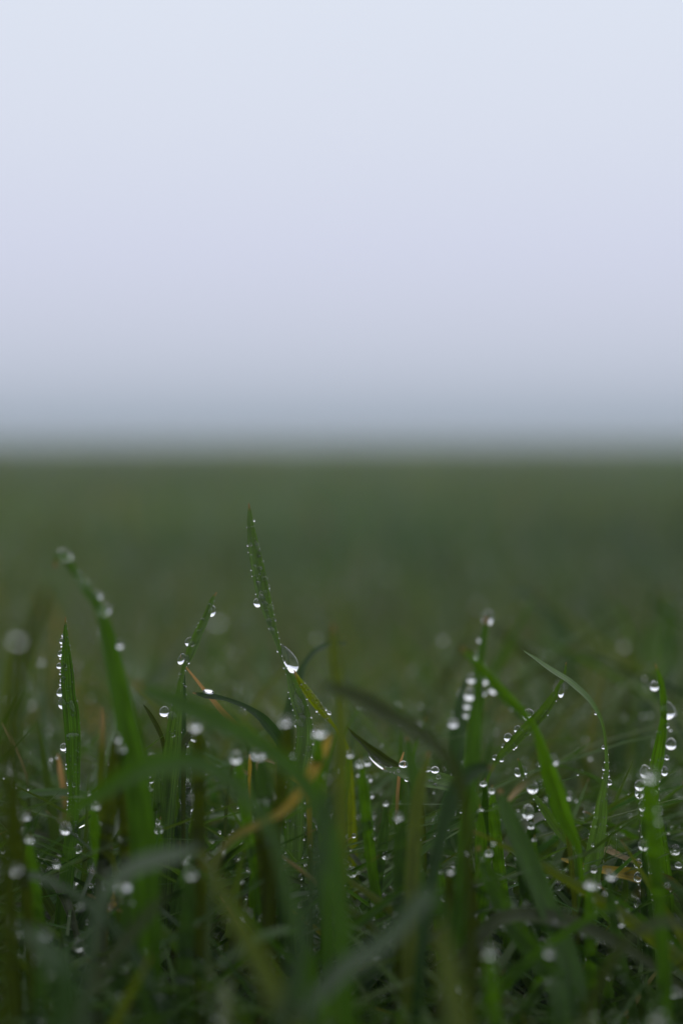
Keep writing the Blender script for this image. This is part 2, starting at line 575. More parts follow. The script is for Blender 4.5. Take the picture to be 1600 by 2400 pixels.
# ---- second sharp blade and company
blade('the slender blade leaning right', 'slender blade leaning right, a clear drop hanging from its left edge', 'lit',
      [(507.6, 1388, 2), (501, 1400, 8), (495, 1412, 12), (485, 1443, 17), (468, 1478, 20), (451, 1517, 23), (442, 1542, 17), (432, 1560, 10), (424, 1593, 12),
       (419, 1630, 18), (410, 1690, 32), (404, 1757, 40), (396, 1834, 41), (388, 1920, 42), (380, 2050, 44), (370, 2300, 46)], 0.6, roll=(16, -8), gut=0.28, tiny=60,
      drops=[(425, 1545, 8.5, 13, 12, 'sag'), (497, 1433, 6, 10, 25, 'sag'), (443, 1504, 6, 9, 20), (450, 1509, 4, 5, 0, 'bead', None, .9), (466, 1480, 4, 4, 0, 'bead', None, .9), (492, 1418, 3.4, 3.4, 0, 'bead', None, .9),
             (476, 1452, 4, 3, 0, 'bead', None, .9), (439, 1540, 4, 4, 0, 'bead', None, .9), (438, 1546, 4, 4, 0, 'bead', None, .9), (385, 1668, 10.5, 14, 15, 'sag'), (404, 1680, 12, 13, 0, 'dome', None, .3), (405, 1722, 4, 5, 0, 'bead', None, .9)])
blade('the thin pointed blade behind it', 'thin pointed blade close behind the slender right-leaning one', 'blue',
      [(433, 1581, 1.5), (432, 1610, 7), (432, 1650, 9), (430, 1720, 12), (427, 1850, 18), (422, 2000, 20)], 0.606, tiny=30)
blade('the short brown leaf scrap', 'short dark leaf scrap with a white bottomed drop beneath', 'olive',
      [(462, 1712, 2), (455, 1718, 15), (443, 1725, 20), (434, 1740, 16), (430, 1770, 10), (430, 1850, 10)], 0.596, roll=30,
      drops=[(454, 1731, 9.5, 9, 30, 'sag'), (438, 1747, 4, 4)])
blade('the tan withered leaf', 'tan withered leaf slanting behind the arched blade and its domed drop', 'tan',
      [(435, 1563, 3), (459, 1593, 6), (479, 1618, 8), (499, 1642, 11), (522, 1670, 14), (543, 1690, 13), (562, 1712, 12), (585, 1760, 12), (600, 1850, 14), (605, 2000, 14)], 0.615, gut=0.5,
      cat='dry leaf', name='dry_leaf', group='withered leaves among the grass')
blade('the arched dark blade', 'arched dark blade with a domed drop lying near its tip', 'deep',
      [(451, 1624.5, 1.5), (463, 1627, 7), (480, 1631, 13), (502, 1634, 13), (527.5, 1639, 10), (558, 1650, 12), (584, 1663, 15), (609, 1681, 22), (625, 1698, 27), (645, 1722, 27),
       (660, 1748, 24), (675, 1800, 24), (690, 1900, 26), (700, 2050, 26)], (0.597, 0.61), up=38, gut=0.3, tiny=8,
      drops=[(488, 1623, 14, 7.5, 8, 'dome', 'clear domed drop lying flat near the tip of the arched dark blade', 0.2)])
blade('the small olive blade', 'small olive blade leaning right towards the pale drop-hung stalk', 'olive',
      [(336, 1652, 1.5), (346, 1665, 7), (357, 1683, 10), (372, 1711, 11), (383, 1743, 10), (390, 1800, 12), (394, 1950, 14)], 0.603, roll=25)
# ---- centre: silver keel and the lying leaf
blade('the silver-edged keeled blade', 'silver-edged keeled blade sloping down to the lying leaf', 'olive',
      [(813, 1705, 3), (829, 1724, 10), (846, 1739, 13), (865, 1757, 19), (885, 1774, 25), (905, 1787, 22), (930, 1800, 18), (965, 1835, 18), (985, 1920, 20), (990, 2100, 22)], (0.6, 0.62), up=42, gut=0.5,
      drops=[(882, 1785, 5.5, 18, -38, 'bead', 'long white streak of water under the silver-edged keeled blade', 0.3)], tiny=10)
blade('the lying green leaf', 'green leaf lying level in mid clump, three drops standing along its top edge', 'lit',
      [(897, 1802, 2), (915, 1805, 12), (940, 1811, 26), (968, 1819, 36), (1000, 1827, 40), (1035, 1833, 38), (1070, 1844, 35), (1105, 1872, 32), (1125, 1940, 32), (1130, 2100, 32)], 0.598, up=25, gut=0.25, tiny=26,
      drops=[(945, 1792, 10, 9), (1000, 1803, 9, 8), (1019, 1805, 9, 9), (953, 1827, 4.5, 4, 0, 'bead', None, .9), (1009, 1829, 3.5, 3.5, 0, 'bead', None, .9), (1027, 1821, 4, 4, 0, 'bead', None, .9), (1019, 1840, 4, 4, 0, 'bead', None, .9), (933, 1807, 3, 3, 0, 'bead', None, .9)])
blade('the orange sliver', 'tiny orange sliver of dry leaf standing behind the lying green leaf', 'tan',
      [(946, 1763, 3), (942, 1776, 5), (938, 1790, 6), (934, 1830, 8), (930, 1900, 8), (930, 2100, 8)], 0.606, cat='dry leaf', name='dry_leaf', group='withered leaves among the grass')
# ---- right: silver arc and crossing blade
blade('the silver arching blade', 'long silver-topped blade arching left over the crossing blade at right', 'silver',
      [(1227, 1526, 2), (1251, 1542, 7), (1280, 1563, 12), (1304, 1579, 14), (1327, 1593, 15), (1346, 1608, 15), (1376, 1635, 13), (1392, 1656, 11), (1403, 1676, 9), (1411, 1696, 7),
       (1417, 1725, 6), (1419, 1753, 7), (1421, 1779, 9), (1421, 1804, 11), (1418, 1830, 14), (1414, 1855, 19), (1410, 1886, 27), (1407, 1919, 33), (1401, 1957, 39), (1396, 1988, 42),
       (1390, 2030, 44), (1380, 2100, 46), (1370, 2250, 46)], (0.592, 0.603), roll=(0, 6), up=62, gut=0.2, tiny=70, tinyspan=(0.4, 0.95),
      drops=[(1414, 1752, 3.4, 3.4), (1427, 1834, 5, 5.5), (1414, 1803, 2.6, 3), (1425, 1819, 2.8, 3), (1396, 1918, 4, 3, 0, 'bead', None, .9), (1395, 1938, 3.4, 3, 0, 'bead', None, .9), (1419, 1830, 3, 3, 0, 'bead', None, .9), (1413, 2002, 3.4, 3.6), (1411, 2022, 3.4, 3.6), (1396, 1672, 3, 3)])
blade('the crossing blade', 'short straight blade slanting down left under the silver arch, hung with drops', 'lit',
      [(1326, 1552, 2), (1324, 1572, 6), (1318, 1593, 8), (1308, 1611, 11), (1296, 1634, 18), (1278, 1660, 24), (1260, 1681, 27), (1225, 1716, 26), (1190, 1753, 21), (1170, 1775, 14),
       (1158, 1793, 8), (1146, 1817, 7), (1136, 1860, 8), (1130, 1950, 10), (1128, 2100, 12)], (0.598, 0.61), roll=-14, gut=0.22, tiny=28, tinyspan=(0.05, 0.5),
      drops=[(1315, 1618, 8.5, 17, 8, 'tear'), (1238, 1676, 14.5, 15, 0, 'bead', None, -.3), (1280, 1669, 7, 6, -20, 'bead'), (1212, 1710, 8.5, 9, 0, 'bead', None, -.3), (1190, 1729, 10, 10.5, 0, 'bead', None, -.2), (1237, 1719, 7, 6, 0, 'bead'),
             (1207, 1749, 4, 4), (1179, 1749, 3.4, 3.4), (1160, 1776, 5, 5), (1175, 1781, 4, 4), (1261, 1692, 3, 3)])
blade('the broad keeled leaf', 'broad two-toned keeled leaf with a long blurred tip arching up left', 'green',
      [(1080, 1516, 5), (1100, 1538, 16), (1140, 1580, 22), (1180, 1627, 26), (1215, 1662, 22), (1240, 1690, 16), (1252, 1708, 14), (1261, 1727, 17), (1271, 1758, 26), (1280, 1786, 33), (1290, 1820, 42), (1302, 1857, 47),
       (1317, 1906, 42), (1335, 1944, 30), (1352, 1983, 18), (1358, 2010, 14), (1362, 2070, 13), (1365, 2200, 14)], (0.515, 0.585), roll=(20, -12), gut=0.55,
      drops=[(1297, 1782, 10.5, 13), (1284, 1868, 6, 7), (1332, 1866, 5, 8)], tiny=14)
blade('the narrow beaded leaf', 'narrow beaded leaf slanting down right in front of the broad keeled leaf', 'lit',
      [(1213, 1778, 2), (1220, 1799, 8), (1229, 1824, 7), (1240, 1848, 6), (1254, 1868, 11), (1277, 1901, 19), (1302, 1939, 21), (1327, 1971, 16), (1343, 1995, 12), (1355, 2060, 11), (1360, 2200, 12)], 0.59, roll=15, tiny=30, tinyspan=(0.05, 0.6),
      drops=[(1212, 1811, 5, 8, -20), (1228, 1806, 4, 9, -15), (1230, 1826, 4, 4), (1305, 1925, 5, 8, -40, 'bead', None, .9), (1319, 1949, 4, 4, 0, 'bead', None, .9)])
blade('the brownish stub', 'brownish bent stub of leaf below the crossing blade', 'browntip',
      [(1180, 1888, 4), (1200, 1866, 12), (1213, 1851, 15), (1238, 1832, 17), (1262, 1818, 16), (1285, 1815, 14), (1310, 1850, 12), (1330, 1950, 12), (1345, 2100, 12)], (0.55, 0.6), roll=10)
blade('the drop-tipped stem', 'upright blurred blade with a drop on its very tip, right of centre', 'green',
      [(1141, 1447, 6), (1137, 1475, 14), (1129, 1530, 17), (1123, 1570, 21), (1121, 1620, 26), (1115, 1680, 32), (1110, 1740, 37), (1105, 1800, 38), (1098, 1880, 36), (1088, 2000, 34), (1075, 2200, 32)], (0.537, 0.535), roll=(5, 15), gut=0.3,
      drops=[(1143, 1448, 14, 17, 12, 'sag'), (1125, 1499, 7, 8), (1117, 1537, 7, 8), (1104, 1591, 10, 10), (1101, 1627, 15, 14), (1094, 1653, 9, 9), (1091, 1675, 7, 7), (1134, 1594, 14, 11, -35, 'bead'), (1157, 1616, 13, 11, 0, 'bead'), (1132, 1622, 8, 9), (1062, 1695, 11, 11)])
blade('the pale blade behind it', 'pale waxy blade behind the drop-tipped stem', 'blue',
      [(1092, 1590, 6), (1082, 1640, 24), (1074, 1700, 36), (1070, 1760, 42), (1066, 1850, 44), (1064, 2000, 46)], 0.68, roll=20, up=10, tiny=20)
# ---- far right group
blade('the right border blade', 'upright blade near the right border with heavy hanging drops', 'green',
      [(1535, 1556, 2), (1541, 1577, 8), (1548, 1600, 14), (1554, 1640, 15), (1555, 1680, 16), (1551, 1715, 22), (1545, 1750, 27), (1539, 1785, 30), (1532, 1825, 27), (1529, 1870, 27),
       (1535, 1920, 34), (1543, 1970, 38), (1552, 2040, 40), (1560, 2120, 40), (1565, 2300, 40)], (0.565, 0.63), roll=(-8, 16), gut=0.3, tiny=60, tinyspan=(0.3, 0.9), tiny_r=(2, 4.5),
      drops=[(1533, 1608, 11, 12), (1563, 1665, 16.5, 24, -12, 'sag'), (1572, 1744, 12, 15), (1543, 1717, 4.5, 4.5), (1562, 1701, 4.5, 5), (1562, 1776, 4, 4.4), (1511, 1809, 13.5, 16), (1557, 1808, 8.5, 11), (1530, 1858, 10, 9, 0, 'bead', None, .9), (1545, 1910, 8, 9)])
blade('the dark upright blade', 'dark narrow upright blade at right with two drops holding a golden reflection', 'deep',
      [(1516, 1846, 2), (1516, 1870, 8), (1515, 1893, 12), (1512, 1932, 15), (1510, 1970, 12), (1509, 2000, 11), (1510, 2025, 14), (1511, 2064, 19), (1513, 2102, 23), (1517, 2153, 27), (1520, 2210, 28), (1524, 2300, 28)], 0.593, roll=30, tiny=34,
      drops=[(1504, 1889, 8, 14), (1504, 1908, 3.6, 4), (1495, 2025, 9.5, 12), (1494, 2056, 9.5, 12), (1524, 2041, 5.5, 6), (1494, 2117, 9, 12), (1527, 2104, 4, 5), (1503, 1960, 2.4, 2.4), (1520, 1958, 2.4, 2.4)])
blade('the golden withered leaf', 'golden withered leaf lying flat behind the dark upright blade at right', 'gold',
      [(1315, 2014, 5), (1340, 2022, 13), (1365, 2032, 16), (1405, 2038, 18), (1450, 2046, 26), (1495, 2054, 34), (1540, 2062, 34), (1580, 2080, 30), (1610, 2130, 26), (1630, 2300, 24)], 0.607, up=20, gut=0.3,
      cat='dry leaf', name='dry_leaf', group='withered leaves among the grass')
blade('the pale dry stalk', 'pale dry stalk lying above the golden withered leaf', 'straw',
      [(1400, 1990, 6), (1430, 1996, 14), (1465, 2012, 10), (1510, 2024, 9), (1560, 2034, 9), (1620, 2050, 10), (1680, 2150, 10)], 0.612, up=40, cat='dry leaf', name='dry_leaf', group='withered leaves among the grass',
      drops=[(1427, 1990, 9, 7), (1465, 2014, 5, 10), (1590, 2028, 9, 8)])
# ---- lower left
blade('the cut-looking slanting leaf', 'flat leaf slanting down left over the dark gap, drops along its underside', 'lit',
      [(170, 1952, 3), (180, 1941, 14), (196, 1927, 22), (215, 1912, 26), (240, 1893, 27), (275, 1868, 32), (304, 1846, 34), (335, 1825, 30), (370, 1815, 28), (400, 1850, 28), (415, 1950, 30), (420, 2100, 30)], 0.602, roll=14, gut=0.18, tiny=16,
      drops=[(195, 1938, 13, 5.5, -32, 'bead'), (229, 1915, 8, 4.5, -30, 'bead'), (282, 1883, 4.5, 4), (255, 1899, 3, 3), (269, 1888, 2.4, 2.4)])
blade('the olive stalk', 'soft olive stalk with a tan tip between the two broad left blades', 'browntip',
      [(239, 1660, 3), (240, 1700, 10), (240, 1740, 14), (238, 1800, 17), (236, 1860, 16), (240, 1930, 13), (250, 1970, 13), (262, 2005, 12), (275, 2080, 14), (285, 2250, 14)], (0.545, 0.57), roll=20)
blade('the tan curled scrap', 'tan curled leaf scrap in the dark gap at left', 'tan',
      [(248, 1903, 4), (270, 1918, 8), (290, 1931, 11), (308, 1940, 15), (324, 1953, 14), (335, 1980, 9), (340, 2100, 9)], 0.622, gut=0.6, cat='dry leaf', name='dry_leaf', group='withered leaves among the grass')
blade('the blurred rusty leaf', 'blurred rusty dry leaf standing left of the broad tapering blade', 'tan',
      [(136, 1768, 3), (141, 1800, 11), (147, 1840, 13), (152, 1880, 12), (154, 1930, 12), (154, 2100, 14)], 0.665, roll=20, cat='dry leaf', name='dry_leaf', group='withered leaves among the grass')
blade('the thin pale stem at far left', 'thin pale stem leaning right beside the left border', 'straw',
      [(5, 1695, 2), (22, 1725, 5), (40, 1765, 6), (55, 1800, 6), (66, 1850, 7), (72, 2000, 8)], 0.64)
# ---- soft blades in front of the focus
blade('the dark front blade', 'very blurred dark blade crossing in front of the slender right-leaning blade', 'green',
      [(318, 1606, 10), (345, 1618, 26), (400, 1640, 42), (460, 1668, 46), (530, 1700, 44), (600, 1740, 42), (670, 1790, 40), (740, 1880, 44), (780, 2000, 48), (800, 2200, 50)], (0.47, 0.46), up=18, gut=0.25)
blade('the front blade over the left clump', 'very blurred yellow-green blade lying across the left clump, grey at its tip', 'green',
      [(145, 1925, 8), (185, 1893, 24), (230, 1862, 34), (275, 1832, 44), (340, 1800, 52), (430, 1786, 50), (490, 1800, 42), (560, 1850, 34), (640, 1960, 28), (690, 2150, 26)], (0.475, 0.435), up=14, gut=0.25)
blade('the soft central spear', 'soft olive spear standing right of the tallest blade', 'yellow',
      [(781, 1462, 4), (782, 1490, 18), (784, 1530, 28), (788, 1570, 28), (794, 1610, 24), (798, 1660, 24), (800, 1780, 30), (800, 2000, 34)], (0.5, 0.49), roll=12)
blade('the blurred brown blade', 'blurred brown-green blade with a grey back sloping right from the soft spear', 'olive',
      [(755, 1606, 6), (790, 1616, 26), (850, 1642, 36), (915, 1682, 40), (975, 1716, 36), (1030, 1758, 30), (1070, 1820, 24), (1092, 1920, 20), (1100, 2100, 20)], (0.475, 0.48), up=34, gut=0.3)
blade('the pale bent blade', 'pale bent blade with its silver back, behind the biggest drop', 'blue',
      [(812, 1508, 3), (785, 1509, 10), (758, 1516, 13), (738, 1526, 13), (722, 1544, 12), (710, 1564, 14), (701, 1592, 20), (687, 1632, 24), (675, 1690, 28), (668, 1800, 28), (664, 2000, 28)], 0.655, up=30, gut=0.3)
blade('the faint far-left blade', 'faint blurred blade leaning right at the left border with a glowing round drop', 'olive',
      [(118, 1375, 6), (100, 1420, 24), (80, 1465, 28), (58, 1520, 28), (40, 1600, 30), (28, 1750, 34), (20, 2000, 36)], (0.405, 0.425), roll=20,
      drops=[(40, 1498, 11, 12, 0, 'bead', 'glowing round blurred drop on the faint blade at the left border', 0.6)])
blade('the front wide blade', 'dark blurred blade leaning right in the lower middle, close to the lens', 'deep',
      [(772, 1835, 12), (768, 1880, 24), (758, 1960, 30), (736, 2080, 32), (700, 2250, 34), (660, 2420, 34)], (0.43, 0.41), roll=(18, 4), gut=0.3)
blade('the yellow front blade', 'very blurred yellow-green blade rising from the lower left of centre', 'yellow',
      [(478, 2010, 10), (505, 2060, 28), (545, 2140, 40), (590, 2220, 46), (640, 2320, 50), (690, 2430, 50)], (0.43, 0.41), roll=10, gut=0.25)
blade('the right front blade', 'very blurred yellow-green blade at the bottom right of centre', 'yellow',
      [(1030, 2170, 12), (1040, 2220, 38), (1052, 2290, 50), (1065, 2360, 58), (1080, 2440, 60)], (0.42, 0.41), roll=-8, gut=0.25)
blade('the grey knotted stem', 'blurred grey-backed blade bent over to the lower left from a knot', 'blue',
      [(690, 2420, 12), (740, 2345, 36), (810, 2270, 46), (880, 2225, 46), (940, 2170, 40), (985, 2115, 40), (1015, 2105, 36), (1040, 2160, 34), (1050, 2300, 36)], (0.42, 0.44), up=34, gut=0.3)
blade('the dewy diagonal blade', 'blurred diagonal blade running down right, rows of pale droplets on it', 'green',
      [(1120, 1985, 10), (1150, 2060, 36), (1190, 2140, 46), (1235, 2210, 50), (1280, 2270, 52), (1330, 2340, 54), (1370, 2420, 54)], (0.545, 0.52), roll=30, gut=0.25, tiny=26, tiny_r=(2.5, 4.5), tinyspan=(0.2, 0.9))
blade('the shadowed diagonal blade', 'dark diagonal blade right of the dark hollow, leading down to the bottom edge', 'green',
      [(1170, 1850, 10), (1185, 1900, 34), (1215, 1970, 46), (1250, 2050, 50), (1290, 2150, 50), (1330, 2260, 56), (1360, 2420, 56)], (0.54, 0.52), roll=-22, gut=0.3)
blade('the silver front blade', 'pale silvery blurred blade standing in the lower left corner', 'blue',
      [(40, 2170, 10), (80, 2200, 36), (120, 2240, 46), (148, 2285, 56), (150, 2350, 60), (140, 2440, 60)], (0.43, 0.43), up=46, gut=0.3)
blade('the grey slanting stem', 'straight blurred grey stem slanting up right at lower left', 'olive',
      [(400, 2085, 8), (370, 2120, 20), (330, 2165, 26), (285, 2220, 28), (240, 2275, 28), (200, 2340, 30), (180, 2440, 32)], (0.46, 0.45), up=36, gut=0.2)
blade('the pale lying blade', 'pale blurred leaf lying level left of the yellow front blade', 'blue',
      [(470, 1985, 8), (430, 2000, 34), (380, 2014, 46), (320, 2034, 46), (262, 2075, 34), (225, 2150, 24), (205, 2280, 18), (195, 2430, 18)], (0.455, 0.44), up=50, gut=0.25)
blade('the beaded dark stem', 'dark upright blade with beaded edges left of the pale lying leaf', 'deep',
      [(262, 1985, 6), (250, 2030, 26), (240, 2080, 34), (232, 2140, 36), (226, 2220, 38), (224, 2420, 40)], 0.585, roll=26, tiny=50, tiny_r=(1.6, 3),
      drops=[(220, 2041, 6.5, 7), (213, 2076, 4, 4), (258, 2100, 5, 6), (238, 2003, 6, 6), (204, 2163, 4, 4)])
blade('the twisted dark sliver', 'twisted dark sliver crossing the droplet-lined stem of the tallest blade', 'olive',
      [(633, 2042, 2), (655, 2050, 9), (680, 2060, 12), (705, 2070, 9), (730, 2084, 6), (760, 2120, 8), (780, 2250, 10)], 0.59, up=20)
blade('the pale crossing leaf', 'pale grey leaf tip crossing level over the droplet-lined stem', 'blue',
      [(757, 2088, 3), (735, 2092, 9), (700, 2097, 12), (665, 2104, 13), (640, 2102, 12), (615, 2120, 12), (600, 2200, 14), (595, 2400, 14)], 0.575, up=50)
blade('the pale thin tip', 'pale thin leaf tip pointing right below the level grey leaf', 'blue',
      [(752, 2202, 2), (735, 2194, 7), (712, 2186, 10), (692, 2182, 10), (660, 2200, 10), (650, 2400, 12)], 0.6, up=45)
blade('the yellow scrap', 'small yellow-tan leaf scrap low behind the front wide blade', 'gold',
      [(709, 2190, 18), (717, 2208, 22), (724, 2228, 26), (732, 2248, 26), (745, 2300, 14), (750, 2420, 12)], 0.64, cat='dry leaf', name='dry_leaf', group='withered leaves among the grass')
blade('the brown-gold front leaf', 'blurred gold-green leaf slanting through the middle of the clump', 'gold',
      [(775, 1722, 4), (765, 1745, 18), (750, 1775, 26), (735, 1805, 28), (715, 1840, 26), (665, 1900, 22), (600, 1935, 18), (540, 1970, 16), (505, 2030, 14), (490, 2150, 14), (485, 2400, 14)], (0.525, 0.5), roll=20)
blade('the thin gold stem', 'thin straight gold-edged stem in the middle of the clump', 'gold',
      [(585, 1768, 4), (586, 1790, 9), (584, 1830, 7), (585, 1880, 6), (588, 1940, 7), (592, 2050, 9)], 0.61, cat='dry leaf', name='dry_leaf', group='withered leaves among the grass')
blade('the curled tan leaf', 'curled tan leaf loop beside the thin gold stem', 'straw',
      [(645, 1790, 5), (630, 1782, 9), (608, 1784, 8), (600, 1805, 8), (590, 1815, 8), (568, 1808, 10), (550, 1795, 10), (540, 1810, 8), (530, 1900, 8)], 0.62, gut=0.5, cat='dry leaf', name='dry_leaf', group='withered leaves among the grass')
blade('the dewy left-hand leaf', 'droplet-speckled blade below the level front blade, a diamond drop at its tip', 'blue',
      [(441, 1838, 4), (440, 1862, 14), (436, 1890, 26), (430, 1920, 30), (425, 1960, 32), (420, 2050, 34)], 0.602, roll=15, tiny=60, tinyspan=(0.05, 0.5), tiny_r=(1.5, 3),
      drops=[(441, 1846, 8.5, 13), (447, 1888, 6, 12), (426, 1909, 5.5, 5), (425, 1897, 4, 4), (432, 1877, 4, 7, 0, 'bead', None, .9), (420, 1940, 4, 4), (434, 1936, 5, 9, 0, 'bead', None, .9)])
blade('the wet glassy leaf', 'glassy wet blade with a long film of water, right of the slender blade base', 'blue',
      [(377, 1818, 3), (371, 1845, 10), (364, 1875, 18), (361, 1905, 22), (362, 1950, 22), (362, 2100, 24)], 0.603, roll=10, tiny=20,
      drops=[(362, 1885, 12, 24, 5, 'tear'), (371, 1926, 6.5, 6), (373, 1942, 4, 5), (373, 1960, 4.5, 5), (343, 1843, 5, 3, -20, 'bead'), (355, 1833, 4, 2.5, -20, 'bead')])
blade('the short central blade', 'short upright blurred blade tip rising from the lying green leaf', 'green',
      [(953, 1728, 4), (958, 1760, 18), (966, 1800, 24), (972, 1850, 26), (976, 1950, 28), (978, 2150, 30)], (0.54, 0.53), roll=10)
blade('the yellow pair blade', 'thin yellow-green blurred blade beside the short central one', 'yellow',
      [(1005, 1762, 4), (996, 1800, 18), (985, 1840, 26), (975, 1900, 30), (968, 2000, 34), (960, 2200, 36)], (0.535, 0.52), roll=-14)
blade('the deep green bent blade', 'deep green bent blade in front of the drop-tipped stem, curling to the right', 'deep',
      [(1155, 1800, 8), (1125, 1802, 30), (1090, 1822, 40), (1062, 1865, 42), (1040, 1940, 36), (1015, 2050, 28), (985, 2250, 24)], (0.52, 0.51), up=20, gut=0.3)
blade('the far right pale blade', 'pale speckled blurred blade down the right border', 'blue',
      [(1552, 1920, 10), (1556, 1960, 32), (1562, 2010, 40), (1570, 2090, 42), (1578, 2250, 44)], 0.655, roll=14, tiny=50, tiny_r=(2.5, 4.5))
blade('the mid-distance arched blade', 'blurred bluish blade arching across the background at right', 'blue',
      [(1195, 1385, 6), (1240, 1402, 26), (1290, 1440, 30), (1320, 1490, 28), (1335, 1560, 26), (1345, 1700, 28), (1350, 1900, 28)], 0.95, up=30)
blade('the upright right background blade', 'blurred upright green blade in the background at the right border', 'green',
      [(1560, 1385, 8), (1565, 1440, 24), (1572, 1520, 30), (1576, 1640, 32), (1578, 1850, 32)], 1.0)
blade('the crossing background blade', 'blurred pale blade slanting up right behind the right border blade', 'blue',
      [(1610, 1545, 8), (1560, 1605, 24), (1500, 1680, 28), (1450, 1750, 30), (1420, 1850, 30), (1410, 2000, 30)], 0.8, up=20)
blade('the left background blade', 'blurred bluish leaf in the background near the left border', 'blue',
      [(30, 1560, 8), (20, 1620, 26), (14, 1700, 32), (10, 1850, 34), (5, 2000, 34)], 0.8, roll=20)

blade('the ochre scrap by the stem', 'short ochre scrap of leaf in mid clump beside the beaded stem of the tallest blade', 'gold',
      [(655, 1800, 6), (675, 1812, 20), (698, 1826, 24), (716, 1850, 18), (724, 1900, 12), (728, 2100, 12)], 0.575, roll=10, cat='dry leaf', name='dry_leaf', group='withered leaves among the grass')
blade('the ochre sliver in the left tangle', 'small ochre sliver low under the wide pale drop in the left tangle', 'gold',
      [(272, 2085, 4), (266, 2105, 14), (258, 2130, 15), (250, 2160, 10), (245, 2300, 10)], 0.565, cat='dry leaf', name='dry_leaf', group='withered leaves among the grass')

